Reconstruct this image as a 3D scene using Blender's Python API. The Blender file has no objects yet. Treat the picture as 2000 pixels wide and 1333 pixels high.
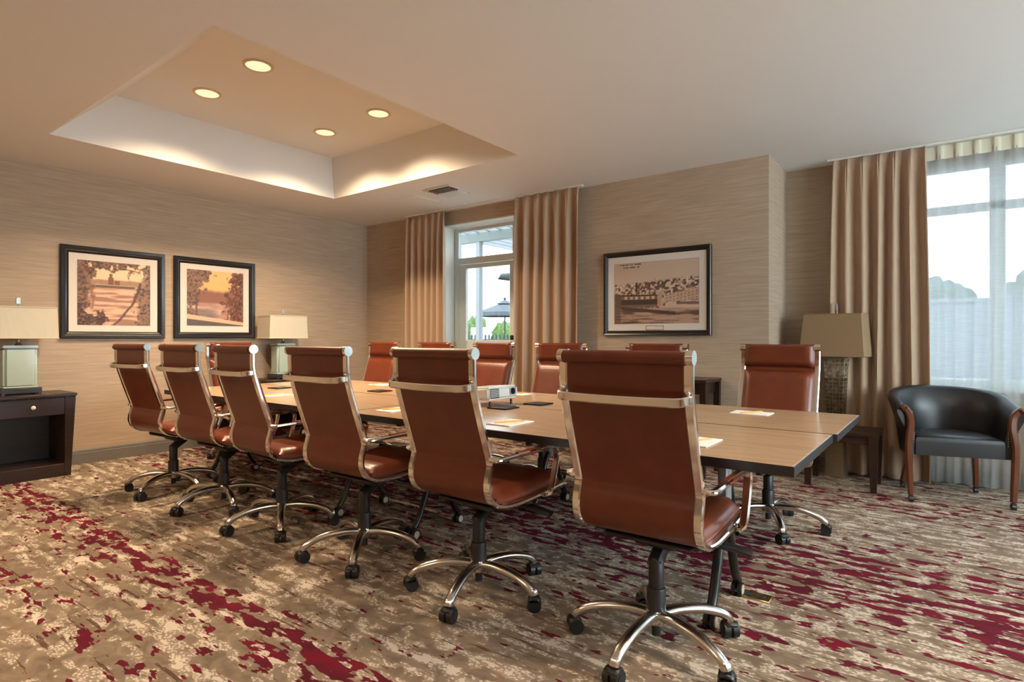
import bpy, bmesh, math, random
import numpy as np
from mathutils import Vector, Matrix
random.seed(7); np.random.seed(7)
R = math.radians
SC = bpy.context.scene
COL = SC.collection

# ------------------------------------------------------------------ camera
cam_d = bpy.data.cameras.new('camera'); cam = bpy.data.objects.new('camera', cam_d); COL.objects.link(cam)
cam_d.sensor_width = 36.0; cam_d.lens = 1130.0*36/2000; cam_d.shift_y = -5.7/2000; cam_d.clip_start = .05; cam_d.clip_end = 300
cam.location = (0, 0, 1.175); cam.rotation_euler = (R(90), 0, R(37.0))
SC.camera = cam
# ------------------------------------------------------------------ colour management
SC.view_settings.view_transform = 'Standard'; SC.view_settings.look = 'None'
SC.view_settings.gamma = 1.0; SC.view_settings.use_curve_mapping = False
SC.view_settings.exposure = 1.22
# ------------------------------------------------------------------ sky (bright overcast)
W = bpy.data.worlds.new('world'); SC.world = W; W.use_nodes = True
bg = W.node_tree.nodes['Background']; bg.inputs[0].default_value = (.82, .91, 1.0, 1); bg.inputs[1].default_value = 8.0
DOWNLIGHT_W = 132.0
WARM = (1.0, .74, .47)

H = 2.735; XL = -6.474; YB = 5.234; YW = 5.90; XR = 3.6; YN = -3.4; XRET = -1.214; TRZ = 3.185

# ================================================================== helpers
def link(o, parent=None):
    COL.objects.link(o)
    if parent is not None: o.parent = parent
    return o
def tag(o, label, cat, group=None):
    o['label'] = label; o['category'] = cat
    if group: o['group'] = group
    return o
def thing(name, label, cat, loc=(0, 0, 0), rz=0, group=None):
    o = bpy.data.objects.new(name, None); o.empty_display_size = .1
    link(o); o.location = loc; o.rotation_euler = (0, 0, rz)
    return tag(o, label, cat, group)
def finish(me, smooth=40):
    if smooth:
        me.polygons.foreach_set('use_smooth', [True]*len(me.polygons))
        me.set_sharp_from_angle(angle=R(smooth))
def obj(name, bm, mat, parent=None, smooth=40):
    bmesh.ops.recalc_face_normals(bm, faces=bm.faces[:])
    me = bpy.data.meshes.new(name); bm.to_mesh(me); bm.free()
    me.materials.append(mat); finish(me, smooth)
    return link(bpy.data.objects.new(name, me), parent)
def struct(name, bm, mat, smooth=0):
    o = obj(name, bm, mat, None, smooth); o['kind'] = 'structure'; return o
def BM(): return bmesh.new()
def box(bm, a, b, bev=0.0, M=None, seg=1):
    a = Vector(a); b = Vector(b); c = (a+b)/2; s = b-a
    m = Matrix.Translation(c) @ Matrix.Diagonal((abs(s.x), abs(s.y), abs(s.z), 1))
    if M is not None: m = M @ m
    g = bmesh.ops.create_cube(bm, size=1.0, matrix=m)
    if bev:
        es = list({e for v in g['verts'] for e in v.link_edges})
        bmesh.ops.bevel(bm, geom=es, offset=bev, segments=seg, affect='EDGES', clamp_overlap=True)
    return bm
def hexa(bm, lo, hi, z0, z1):
    """frustum box: lo=(x0,y0,x1,y1) at z0, hi at z1"""
    v = [bm.verts.new((x, y, z0)) for x, y in ((lo[0], lo[1]), (lo[2], lo[1]), (lo[2], lo[3]), (lo[0], lo[3]))]
    w = [bm.verts.new((x, y, z1)) for x, y in ((hi[0], hi[1]), (hi[2], hi[1]), (hi[2], hi[3]), (hi[0], hi[3]))]
    bm.faces.new(v[::-1]); bm.faces.new(w)
    for i in range(4): bm.faces.new((v[i], v[(i+1) % 4], w[(i+1) % 4], w[i]))
    return bm
def cyl(bm, p, q, r0, r1=None, n=16, cap=True):
    p = Vector(p); q = Vector(q); d = q-p
    r1 = r0 if r1 is None else r1
    rot = d.to_track_quat('Z', 'Y').to_matrix().to_4x4()
    bmesh.ops.create_cone(bm, cap_ends=cap, segments=n, radius1=r0, radius2=r1, depth=d.length,
                          matrix=Matrix.Translation((p+q)/2) @ rot)
    return bm
def ball(bm, c, r, n=12):
    bmesh.ops.create_uvsphere(bm, u_segments=n, v_segments=max(6, n//2), radius=1.0,
        matrix=Matrix.Translation(c) @ Matrix.Diagonal((r, r, r, 1) if not hasattr(r, '__len__') else (*r, 1)))
    return bm
def catmull(pts, n=6):
    P = [Vector(p) for p in pts]; P = [P[0]*2-P[1]] + P + [P[-1]*2-P[-2]]; out = []
    for i in range(1, len(P)-2):
        for k in range(n):
            t = k/n; a, b, c, d = P[i-1:i+3]
            out.append(.5*((2*b)+(c-a)*t+(2*a-5*b+4*c-d)*t*t+(3*b-a-3*c+d)*t**3))
    out.append(P[-2]); return out
def sweep(bm, path, sec, up=(1, 0, 0), scale=None):
    """sweep closed section [(a,b)] : a along 'up', b along tangent x up"""
    path = [Vector(p) for p in path]; up0 = Vector(up).normalized(); rings = []
    for i, p in enumerate(path):
        t = (path[min(i+1, len(path)-1)]-path[max(i-1, 0)]).normalized()
        u = (up0-t*up0.dot(t)).normalized(); nrm = t.cross(u)
        s = scale(i/(len(path)-1)) if scale else (1, 1)
        rings.append([bm.verts.new(p+u*a*s[0]+nrm*b*s[1]) for a, b in sec])
    m = len(sec)
    for r0, r1 in zip(rings, rings[1:]):
        for j in range(m): bm.faces.new((r0[j], r0[(j+1) % m], r1[(j+1) % m], r1[j]))
    bm.faces.new(rings[0][::-1]); bm.faces.new(rings[-1])
    return bm
def rect_sec(w, h, c=None):
    c = min(w, h)*.28 if c is None else c; x, y = w/2, h/2
    return [(-x+c, -y), (x-c, -y), (x, -y+c), (x, y-c), (x-c, y), (-x+c, y), (-x, y-c), (-x, -y+c)]
def circ_sec(r, n=10, ry=None):
    ry = r if ry is None else ry
    return [(r*math.cos(2*math.pi*k/n), ry*math.sin(2*math.pi*k/n)) for k in range(n)]
def lathe(bm, prof, n=24, c=(0, 0, 0)):
    rings = []
    for r, z in prof:
        rings.append([bm.verts.new((c[0]+r*math.cos(2*math.pi*k/n), c[1]+r*math.sin(2*math.pi*k/n), c[2]+z)) for k in range(n)])
    for a, b in zip(rings, rings[1:]):
        for k in range(n): bm.faces.new((a[k], a[(k+1) % n], b[(k+1) % n], b[k]))
    bm.faces.new(rings[0][::-1]); bm.faces.new(rings[-1])
    return bm
def grid(bm, f, nu, nv):
    V = [[bm.verts.new(f(i/nu, j/nv)) for i in range(nu+1)] for j in range(nv+1)]
    for j in range(nv):
        for i in range(nu): bm.faces.new((V[j][i], V[j][i+1], V[j+1][i+1], V[j+1][i]))
    return V
def quad(bm, *p): return bm.faces.new([bm.verts.new(q) for q in p])
def copy_tree(o, parent=None):
    c = o.copy(); link(c, parent)
    for ch in list(o.children): copy_tree(ch, c)
    return c
def pad(bm, path, x0, x1, th, nx=12, e=4, off=0.0, flat=False):
    """puffy cushion along a path in the y-z plane; thickness towards the path's front normal"""
    path = [Vector(p) for p in path]; n = len(path); F = []; B = []
    for i, p in enumerate(path):
        t = (path[min(i+1, n-1)]-path[max(i-1, 0)]).normalized()
        nr = Vector((0, t.z, -t.y))          # right of the travel direction in (y,z)
        v = 2*i/(n-1)-1; fr = []; br = []
        for k in range(nx+1):
            u = 2*k/nx-1
            edge = max(0, (1-abs(u)**(e*2)))*max(0, (1-abs(v)**(e*2)))
            h = th*(.32+.68*edge**.5)
            x = x0+(x1-x0)*k/nx
            b = Vector((x, p.y, p.z))+nr*off
            fr.append(bm.verts.new(b+nr*h)); br.append(bm.verts.new(b))
        F.append(fr); B.append(br)
    for i in range(n-1):
        for k in range(nx):
            bm.faces.new((F[i][k], F[i][k+1], F[i+1][k+1], F[i+1][k]))
            bm.faces.new((B[i][k], B[i+1][k], B[i+1][k+1], B[i][k+1]))
        for k in (0, nx):
            bm.faces.new((F[i][k], F[i+1][k], B[i+1][k], B[i][k]))
    for i in (0, n-1):
        for k in range(nx):
            bm.faces.new((F[i][k], B[i][k], B[i][k+1], F[i][k+1]))
    return bm

# ================================================================== materials
def srgb(r, g, b):
    f = lambda c: ((c/255+.055)/1.055)**2.4 if c/255 > .04045 else c/255/12.92
    return (f(r), f(g), f(b), 1)
class NT:
    def __init__(s, name):
        s.m = bpy.data.materials.new(name); s.m.use_nodes = True; s.t = s.m.node_tree
        s.b = s.t.nodes['Principled BSDF']; s.out = s.t.nodes['Material Output']
    def n(s, typ, **kw):
        nd = s.t.nodes.new(typ)
        for k, v in kw.items():
            if k[0] == '_': setattr(nd, k[1:], v)
        for k, v in kw.items():
            if k[0] == '_': continue
            key = int(k[1:]) if k[0] == 'i' and k[1:].isdigit() else k.replace('__', ' ')
            s.set(nd.inputs[key], v)
        return nd
    def set(s, inp, v):
        if hasattr(v, 'is_output'): s.t.links.new(v, inp)
        else: inp.default_value = v
    def math(s, op, a, b=0.0, c=0.0, clamp=False):
        nd = s.n('ShaderNodeMath', _operation=op, _use_clamp=clamp)
        for i, v in enumerate((a, b, c)): s.set(nd.inputs[i], v)
        return nd.outputs[0]
    def mix(s, f, a, b, typ='MIX'):
        nd = s.n('ShaderNodeMix', _data_type='RGBA', _blend_type=typ)
        s.set(nd.inputs[0], f); s.set(nd.inputs[6], a); s.set(nd.inputs[7], b); return nd.outputs[2]
    def ramp(s, f, stops, interp='LINEAR'):
        nd = s.n('ShaderNodeValToRGB'); s.set(nd.inputs[0], f); cr = nd.color_ramp; cr.interpolation = interp
        while len(cr.elements) < len(stops): cr.elements.new(.5)
        for e, (p, c) in zip(cr.elements, stops):
            e.position = p; e.color = c if hasattr(c, '__len__') else (c, c, c, 1)
        return nd.outputs[0]
    def pos(s, obj=False):
        if obj: return s.n('ShaderNodeTexCoord').outputs['Object']
        return s.n('ShaderNodeNewGeometry').outputs['Position']
    def scaled(s, v, sc, loc=(0, 0, 0)):
        nd = s.n('ShaderNodeMapping'); s.set(nd.inputs['Vector'], v)
        nd.inputs['Scale'].default_value = sc; nd.inputs['Location'].default_value = loc; return nd.outputs[0]
    def noise(s, v, scale=1., detail=3., rough=.5, dist=0.):
        nd = s.n('ShaderNodeTexNoise'); s.set(nd.inputs['Vector'], v); nd.inputs['Scale'].default_value = scale
        nd.inputs['Detail'].default_value = detail; nd.inputs['Roughness'].default_value = rough
        nd.inputs['Distortion'].default_value = dist; return nd.outputs['Fac']
    def bump(s, h, strength=.2, dist=.01):
        nd = s.n('ShaderNodeBump'); s.set(nd.inputs['Height'], h); nd.inputs['Strength'].default_value = strength
        nd.inputs['Distance'].default_value = dist; s.set(s.b.inputs['Normal'], nd.outputs[0])
    def base(s, c): s.set(s.b.inputs['Base Color'], c)
    def pr(s, **kw):
        for k, v in kw.items(): s.set(s.b.inputs[k.replace('__', ' ')], v)
        return s
def plain(name, c, rough=.5, metal=0., spec=.5, var=.06, scale=30., **kw):
    t = NT(name); f = t.noise(t.pos(True), scale, 3)
    lo = tuple(x*(1-var) for x in c[:3])+(1,); hi = tuple(min(1, x*(1+var)) for x in c[:3])+(1,)
    t.base(t.mix(f, lo, hi)); t.pr(Roughness=rough, Metallic=metal, **{'Specular__IOR__Level': spec}); t.pr(**kw)
    return t.m

M = {}
# wallpaper : fine horizontal grass-cloth streaks
def wallpaper(name, k=1.0):
    t = NT(name); p = t.pos(); sx = t.n('ShaderNodeSeparateXYZ'); t.set(sx.inputs[0], p)
    xy = t.math('ADD', sx.outputs[0], sx.outputs[1])
    v = t.n('ShaderNodeCombineXYZ'); t.set(v.inputs[0], t.math('MULTIPLY', xy, 2.2)); t.set(v.inputs[2], t.math('MULTIPLY', sx.outputs[2], 75.))
    a = t.noise(v.outputs[0], 1., 4, .65)
    v2 = t.n('ShaderNodeCombineXYZ'); t.set(v2.inputs[0], t.math('MULTIPLY', xy, 5.)); t.set(v2.inputs[2], t.math('MULTIPLY', sx.outputs[2], 260.))
    b = t.noise(v2.outputs[0], 1., 2, .5)
    f = t.math('ADD', t.math('MULTIPLY', a, .65), t.math('MULTIPLY', b, .35))
    c = t.ramp(f, [(.32, tuple(x*k for x in (.335, .247, .172))+(1,)), (.5, tuple(x*k for x in (.415, .313, .225))+(1,)), (.68, tuple(x*k for x in (.505, .395, .292))+(1,))])
    t.base(c); t.pr(Roughness=.55, **{'Specular__IOR__Level': .25}); t.bump(f, .12, .003); return t.m
M['wall'] = wallpaper('wallpaper')
t = NT('ceiling_paint'); f = t.noise(t.pos(), 60, 4, .6); t.base(t.mix(f, (.70, .68, .65, 1), (.74, .72, .69, 1))); t.pr(Roughness=.85, **{'Specular__IOR__Level': .2}); t.bump(f, .03, .002); M['ceil'] = t.m
M['grey_trim'] = plain('grey_trim_paint', (.16, .145, .13, 1), .4)
M['white_frame'] = plain('white_aluminium', (.60, .64, .62, 1), .35, var=.02)
M['plaster'] = plain('jamb_plaster', (.68, .66, .60, 1), .6, var=.03)
# carpet
def carpet():
    t = NT('carpet'); p = t.pos(); sx = t.n('ShaderNodeSeparateXYZ'); t.set(sx.inputs[0], p)
    Y = sx.outputs[1]; X = sx.outputs[0]
    warp = t.noise(t.scaled(p, (9, 9, 1)), 1., 2)
    s1 = t.noise(t.scaled(p, (3.4, 15., 1)), 1., 2.5, .55, .3)
    s2 = t.noise(t.scaled(p, (11., 17., 1), (3, 7, 0)), 1., 2, .55, .8)
    # streaks get stronger towards the window side
    side = t.n('ShaderNodeMapRange', _clamp=True); t.set(side.inputs[0], t.math('ADD', X, t.math('MULTIPLY', Y, .55)))
    side.inputs[1].default_value = -2.4; side.inputs[2].default_value = .9
    s3 = t.noise(t.scaled(p, (2.0, 34., 1), (9, 2, 0)), 1., 3, .6, .1)
    st = t.math('ADD', t.math('MULTIPLY', s1, t.math('SUBTRACT', 1., t.math('MULTIPLY', side.outputs[0], .7))), t.math('MULTIPLY', s3, t.math('MULTIPLY', side.outputs[0], .7)))
    cm = t.math('ADD', t.math('MULTIPLY', st, .62), t.math('MULTIPLY', s2, .38))
    stip = t.n('ShaderNodeTexVoronoi'); t.set(stip.inputs['Vector'], t.scaled(p, (62, 105, 1))); stip.inputs['Scale'].default_value = 1.
    cmb = t.math('ADD', cm, t.math('MULTIPLY_ADD', side.outputs[0], .016, -.010))
    jag = t.math('MULTIPLY', t.math('SUBTRACT', t.noise(t.scaled(p, (55, 80, 1)), 1., 2), .5), .05)
    patch = t.ramp(t.math('ADD', cmb, jag), [(.500, 0.), (.512, 1.)])
    solid = t.ramp(t.math('ADD', cmb, jag), [(.572, 0.), (.582, 1.)])
    dots = t.ramp(stip.outputs['Distance'], [(.34, 1.), (.50, .18)])
    cream = t.math('MULTIPLY', patch, t.math('MAXIMUM', solid, dots))
    taupe = t.ramp(s2, [(.3, (.165, .122, .088, 1)), (.7, (.265, .203, .150, 1))])
    c = t.mix(cream, taupe, (.54, .465, .385, 1))
    # dark brown broken lines
    d1 = t.noise(t.scaled(p, (2.6, 34., 1), (5, 1, 0)), 1., 3, .6)
    dk = t.ramp(d1, [(.635, 0.), (.648, .8)])
    c = t.mix(dk, c, (.075, .035, .026, 1))
    # burgundy bands along x
    yb = t.n('ShaderNodeMapRange', _clamp=True); t.set(yb.inputs[0], t.math('ADD', Y, t.math('MULTIPLY', t.math('SUBTRACT', warp, .5), .10)))
    yb.inputs[1].default_value = -1.; yb.inputs[2].default_value = 6.
    st_ = []
    for y, w, a in ((.10, .10, .5), (.80, .12, .62), (1.31, .075, 1.12), (2.28, .12, .62), (2.62, .1, .55), (3.03, .12, 1.1), (3.46, .09, 1.), (3.95, .1, .6), (4.62, .09, .62), (5.10, .07, .9), (5.6, .06, .6)):
        for dy, v in ((-w*1.25, .12), (-w*.35, a), (w*.35, a), (w*1.25, .12)): st_.append(((y+dy+1.)/7., v))
    st_.sort()
    # merge to at most 32 stops
    keep = [st_[0]]
    for q in st_[1:]:
        if q[0]-keep[-1][0] > .0035: keep.append(q)
    while len(keep) > 32:
        i = min(range(1, len(keep)-1), key=lambda k: abs(keep[k][1]-.12)*10+(keep[k+1][0]-keep[k-1][0])); keep.pop(i)
    band = t.ramp(yb.outputs[0], keep)
    rn = t.noise(t.scaled(p, (4.2, 20., 1), (1, 4, 0)), 1., 3, .6, .3)
    rn2 = t.noise(t.scaled(p, (12., 16., 1), (2, 8, 0)), 1., 2, .5, .4)
    rr = t.math('ADD', t.math('MULTIPLY', rn, .6), t.math('MULTIPLY', rn2, .4))
    red = t.ramp(t.math('ADD', rr, t.math('MULTIPLY', band, .125)), [(.626, 0.), (.636, 1.)])
    redc = t.ramp(t.noise(t.scaled(p, (5, 9, 1), (4, 4, 0)), 1., 2), [(.38, (.085, .012, .020, 1)), (.56, (.115, .013, .026, 1)), (.66, (.150, .011, .023, 1))])
    c = t.mix(red, c, redc)
    pile = t.noise(t.scaled(p, (260, 260, 1)), 1., 2)
    c = t.mix(.35, c, t.mix(pile, (.55, .55, .55, 1), (1.3, 1.3, 1.3, 1)), 'MULTIPLY')
    t.base(c); t.pr(Roughness=.95, **{'Specular__IOR__Level': .05}); t.bump(pile, .35, .004); return t.m
M['carpet'] = carpet()
def leather(name, c0, c1, rough=.34):
    t = NT(name); p = t.pos(True); a = t.noise(p, 9, 4, .6); g = t.noise(p, 420, 2)
    t.base(t.mix(a, c0, c1)); t.pr(Roughness=t.math('ADD', rough, t.math('MULTIPLY', a, .12)), **{'Specular__IOR__Level': .5}); t.bump(g, .06, .001); return t.m
M['leather'] = leather('cognac_leather', (.080, .0150, .0060, 1), (.180, .0365, .0125, 1), .27)
M['black_leather'] = leather('black_leather', (.008, .008, .010, 1), (.016, .015, .017, 1), .30)
M['chrome'] = plain('chrome', (.78, .75, .70, 1), .12, 1., var=.02)
M['alu'] = plain('polished_aluminium', (.62, .60, .57, 1), .22, 1., var=.05)
M['black_plastic'] = plain('black_plastic', (.012, .012, .013, 1), .42)
M['black_metal'] = plain('black_powder_coat', (.014, .014, .015, 1), .35)
M['grey_metal'] = plain('grey_powder_coat', (.22, .22, .23, 1), .4)
M['hub'] = plain('beige_caster_hub', (.42, .36, .26, 1), .5)
def wood(name, c0, c1, rough, sc=(2, 60, 60), det=5):
    t = NT(name); p = t.pos(True); f = t.noise(t.scaled(p, sc), 1., det, .65, .4)
    t.base(t.ramp(f, [(.3, c0), (.7, c1)])); t.pr(Roughness=rough, **{'Specular__IOR__Level': .5}); return t.m
M['laminate'] = wood('table_laminate', (.335, .225, .138, 1), (.455, .322, .208, 1), .24, (3, 55, 55))
M['edge'] = plain('black_edge_band', (.022, .022, .024, 1), .28)
M['espresso'] = wood('espresso_wood', (.014, .006, .004, 1), (.030, .013, .008, 1), .32, (4, 4, 40))
M['chair_wood'] = wood('cherry_wood', (.075, .022, .009, 1), (.14, .043, .016, 1), .28, (20, 20, 3))
M['frame_black'] = plain('black_frame', (.012, .010, .009, 1), .3)
M['mat'] = plain('mat_board', (.66, .60, .54, 1), .8, var=.02)
M['paper'] = plain('paper', (.80, .80, .79, 1), .7, var=.02)
M['pencil'] = plain('pencil_yellow', (.72, .38, .04, 1), .4)
M['pencil_tip'] = plain('pencil_tip', (.55, .38, .22, 1), .6)
M['ceramic'] = plain('celadon_ceramic', (.36, .45, .40, 1), .16, var=.05, scale=12.)
t = NT('pleated_shade'); p = t.pos(True); sx = t.n('ShaderNodeSeparateXYZ'); t.set(sx.inputs[0], p)
wv = t.math('SINE', t.math('MULTIPLY', t.math('ADD', sx.outputs[0], sx.outputs[1]), 900.)); t.base(t.mix(t.math('MULTIPLY_ADD', wv, .5, .5), (.50, .465, .37, 1), (.56, .52, .42, 1)))
t.pr(Roughness=.8); t.bump(wv, .3, .002); M['shade'] = t.m
M['shade_tan'] = plain('tan_shade', (.29, .185, .095, 1), .75, var=.05, scale=90)
M['brass'] = plain('brass', (.62, .45, .20, 1), .28, 1.)
M['bronze'] = plain('champagne_bronze', (.42, .33, .21, 1), .35, .75, var=.12, scale=14)
t = NT('mosaic_glass'); f = t.noise(t.pos(True), 34, 2); t.base(t.ramp(f, [(.35, (.035, .022, .012, 1)), (.55, (.13, .09, .05, 1)), (.7, (.34, .28, .17, 1))])); t.pr(Roughness=.15, Metallic=.35); M['mosaic'] = t.m
t = NT('champagne_mosaic'); f = t.noise(t.pos(True), 40, 2); t.base(t.ramp(f, [(.35, (.09, .065, .035, 1)), (.5, (.30, .25, .16, 1)), (.7, (.55, .50, .38, 1))])); t.pr(Roughness=.2, Metallic=.4); M['mosaic_light'] = t.m
M['grout'] = plain('pale_grout', (.36, .33, .27, 1), .6)
t = NT('clear_acrylic'); t.base((.5, .46, .4, 1)); t.pr(Roughness=.08, **{'Transmission__Weight': .6, 'IOR': 1.45}); M['acrylic'] = t.m
def fabric(name, c0, c1):
    t = NT(name); p = t.pos(True); a = t.noise(t.scaled(p, (500, 500, 25)), 1., 2); b = t.noise(t.scaled(p, (25, 25, 500)), 1., 2)
    t.base(t.mix(t.math('MULTIPLY_ADD', a, .5, t.math('MULTIPLY', b, .5)), c0, c1)); t.pr(Roughness=.62, **{'Sheen__Weight': .25, 'Specular__IOR__Level': .3}); return t.m
M['curtain'] = fabric('tan_drapery', (.36, .24, .155, 1), (.47, .33, .225, 1))
def sheer():
    t = NT('sheer_voile'); p = t.pos(True); a = t.noise(t.scaled(p, (8, 8, 260)), 1., 2)
    tr = t.n('ShaderNodeBsdfTransparent'); tl = t.n('ShaderNodeBsdfTranslucent'); df = t.n('ShaderNodeBsdfDiffuse')
    tl.inputs[0].default_value = (.60, .62, .62, 1); df.inputs[0].default_value = (.82, .81, .76, 1)
    m1 = t.n('ShaderNodeMixShader'); m1.inputs[0].default_value = .25; t.set(m1.inputs[1], tl.outputs[0]); t.set(m1.inputs[2], df.outputs[0])
    m2 = t.n('ShaderNodeMixShader'); t.set(m2.inputs[0], t.math('MULTIPLY_ADD', a, .16, .46)); t.set(m2.inputs[1], tr.outputs[0]); t.set(m2.inputs[2], m1.outputs[0])
    t.t.links.new(m2.outputs[0], t.out.inputs[0]); return t.m
M['sheer'] = sheer()
t = NT('cream_heading'); t.base((.62, .57, .43, 1)); t.pr(Roughness=.7, **{'Transmission__Weight': 0.}); M['heading'] = t.m
def glass(name='window_glass', tint=(.93, .97, .96, 1)):
    t = NT(name); tr = t.n('ShaderNodeBsdfTransparent'); gl = t.n('ShaderNodeBsdfGlossy'); gl.inputs['Roughness'].default_value = .02
    tr.inputs[0].default_value = tint
    fr = t.n('ShaderNodeFresnel'); fr.inputs[0].default_value = 1.45
    m = t.n('ShaderNodeMixShader'); bf = t.n('ShaderNodeNewGeometry').outputs['Backfacing']; t.set(m.inputs[0], t.math('MULTIPLY', fr.outputs[0], t.math('SUBTRACT', 1., bf))); t.set(m.inputs[1], tr.outputs[0]); t.set(m.inputs[2], gl.outputs[0])
    t.t.links.new(m.outputs[0], t.out.inputs[0]); return t.m
M['glass'] = glass(); M['glass_tint'] = glass('tinted_glass', (.47, .50, .51, 1)); M['glass_door'] = glass('door_glass', (.50, .53, .53, 1))
def emis(name, c, s):
    t = NT(name); e = t.n('ShaderNodeEmission'); e.inputs[0].default_value = (*c, 1); e.inputs[1].default_value = s
    t.t.links.new(e.outputs[0], t.out.inputs[0]); return t.m
M['lamp_glow'] = emis('lamp_glow', (1.0, .76, .40), .62)
M['trim_white'] = plain('downlight_trim', (.62, .50, .36, 1), .5, var=.02)
M['vent'] = plain('vent_enamel', (.58, .55, .52, 1), .5, var=.02)
M['dark'] = plain('dark_void', (.02, .02, .02, 1), .8)
M['proj'] = plain('projector_white', (.62, .61, .57, 1), .35, var=.02)
M['lens'] = plain('lens_glass', (.01, .012, .016, 1), .05)
M['patio'] = plain('patio_concrete', (.34, .33, .31, 1), .9, scale=2.)
M['umbrella'] = plain('grey_canvas', (.085, .095, .105, 1), .9)
M['green'] = plain('hedge_leaves', (.10, .165, .04, 1), .7, var=.5, scale=5.)
M['far_tree'] = plain('far_tree_leaves', (.055, .075, .055, 1), .8, var=.5, scale=5.)
M['far_white'] = plain('white_panel', (.33, .34, .36, 1), .7)
M['pergola'] = plain('pergola_paint', (.22, .24, .23, 1), .6)
M['fence'] = plain('black_fence', (.03, .033, .034, 1), .6)
M['stone'] = plain('garden_wall_render', (.16, .17, .18, 1), .9, scale=3.)

# ================================================================== the room
bm = BM(); quad(bm, (XL-.3, YN-.3, 0), (XR+.3, YN-.3, 0), (XR+.3, YW+.2, 0), (XL-.3, YW+.2, 0))
floor = struct('floor', bm, M['carpet'])
# ceiling with a raised tray; its camera-side face leans
TX0, TX1, TY0, TY1 = -5.484, -2.924, 1.402, 3.97; TT0 = 1.85; TXU0 = -5.50; TYU = 3.95
bm = BM()
def cq(x0, x1, y0, y1): quad(bm, (x0, y0, H), (x0, y1, H), (x1, y1, H), (x1, y0, H))
cq(XL-.2, TX0, YN-.2, YB+.3); cq(TX0, TX1, YN-.2, TY0); cq(TX0, TX1, TY1, YB+.3); cq(TX1, XRET, YN-.2, YB+.3); cq(XRET, XR+.2, YN-.2, YW+.2)
lo = [(TX0, TY0, H), (TX1, TY0, H), (TX1, TY1, H), (TX0, TY1, H)]; hi = [(TXU0, TT0, TRZ), (TX1, TT0, TRZ), (TX1, TYU, TRZ), (TXU0, TYU, TRZ)]
for i in range(4): quad(bm, lo[i], lo[(i+1) % 4], hi[(i+1) % 4], hi[i])
quad(bm, *hi)
# slab above keeps daylight out
box(bm, (XL-.2, YN-.2, TRZ+.05), (XR+.2, YW+.2, TRZ+.15))
ceiling = struct('ceiling', bm, M['ceil'])
bm = BM(); box(bm, (XL-.15, YN-.15, 0), (XL, YB+.3, TRZ+.1)); struct('wall_left', bm, M['wall'])
DX0, DX1, DZ = -5.045, -3.12, 2.575; DY = 5.484; DYB = YB+.3
bm = BM()
box(bm, (XL, YB, 0), (DX0, DYB, TRZ+.1)); box(bm, (DX1, YB, 0), (XRET, DYB, TRZ+.1)); box(bm, (DX0, YB, DZ), (DX1, DYB, TRZ+.1))
wb = struct('wall_back', bm, M['wall'])
bm = BM()   # pale reveals of the door opening
box(bm, (DX0, YB+.012, 0), (DX0+.012, DY-.03, DZ)); box(bm, (DX1-.012, YB+.012, 0), (DX1, DY-.03, DZ)); box(bm, (DX0, YB+.012, DZ-.012), (DX1, DY-.03, DZ))
struct('trim_1', bm, M['plaster'])
bm = BM(); box(bm, (XRET-.3, DYB, 0), (XRET, YW+.15, TRZ+.1)); struct('wall_return', bm, M['wall'])
WX0, WX1, WZ0, WZ1 = -.55, 3.1, .78, 2.60
bm = BM()
box(bm, (XRET, YW, 0), (WX0, YW+.2, TRZ+.1)); box(bm, (WX1, YW, 0), (XR+.15, YW+.2, TRZ+.1)); box(bm, (WX0, YW, 0), (WX1, YW+.2, WZ0)); box(bm, (WX0, YW, WZ1), (WX1, YW+.2, TRZ+.1))
struct('wall_window', bm, M['wall'])
def opening_wall(name, axis, c0, c1, a0, a1, holes, z0=.75, z1=2.6):
    bm = BM(); B = (lambda p, q, zz0, zz1: box(bm, (c0, p, zz0), (c1, q, zz1))) if axis == 'y' else (lambda p, q, zz0, zz1: box(bm, (p, c0, zz0), (q, c1, zz1)))
    e = a0
    for h0, h1 in holes: B(e, h0, 0, TRZ+.1); B(h0, h1, 0, z0); B(h0, h1, z1, TRZ+.1); e = h1
    B(e, a1, 0, TRZ+.1); return struct(name, bm, M['wall'])
opening_wall('wall_right', 'y', XR, XR+.15, YN-.15, YW, [(1.0, 4.8)])  # hole for the unseen window added for its daylight
opening_wall('wall_rear', 'x', YN-.15, YN, XL, XR, [])
def baseboard(name, a, b, n):
    """moulded skirting from a to b, n = direction into the room"""
    bm = BM(); a = Vector((*a, 0)); b = Vector((*b, 0)); n = Vector((*n, 0))
    prof = [(0, 0), (.017, 0), (.017, .100), (.013, .104), (.013, .108), (.016, .112), (.012, .128), (.004, .136), (0, .137)]
    r = [[bm.verts.new(p+n*d+Vector((0, 0, z))) for d, z in prof] for p in (a, b)]
    m = len(prof)
    for j in range(m): bm.faces.new((r[0][j], r[0][(j+1) % m], r[1][(j+1) % m], r[1][j]))
    bm.faces.new(r[0]); bm.faces.new(r[1][::-1]); return struct(name, bm, M['grey_trim'], 30)
baseboard('baseboard_left', (XL, YN), (XL, YB), (1, 0)); baseboard('baseboard_back', (XL+.02, YB), (DX0, YB), (0, -1)); baseboard('baseboard_back_right', (DX1, YB), (XRET, YB), (0, -1))
baseboard('baseboard_window', (XRET, YW), (XR, YW), (0, -1))
bm = BM(); box(bm, (-4.93, 4.20, H-.004), (-4.60, 4.22, H)); bm.free()
bm = BM(); box(bm, (-5.02, 4.38, H-.003), (-4.63, 4.77, H+.001)); box(bm, (-5.0, 4.40, H-.005), (-4.65, 4.75, H)); struct('trim_2', bm, M['ceil'])   # access hatch

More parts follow.
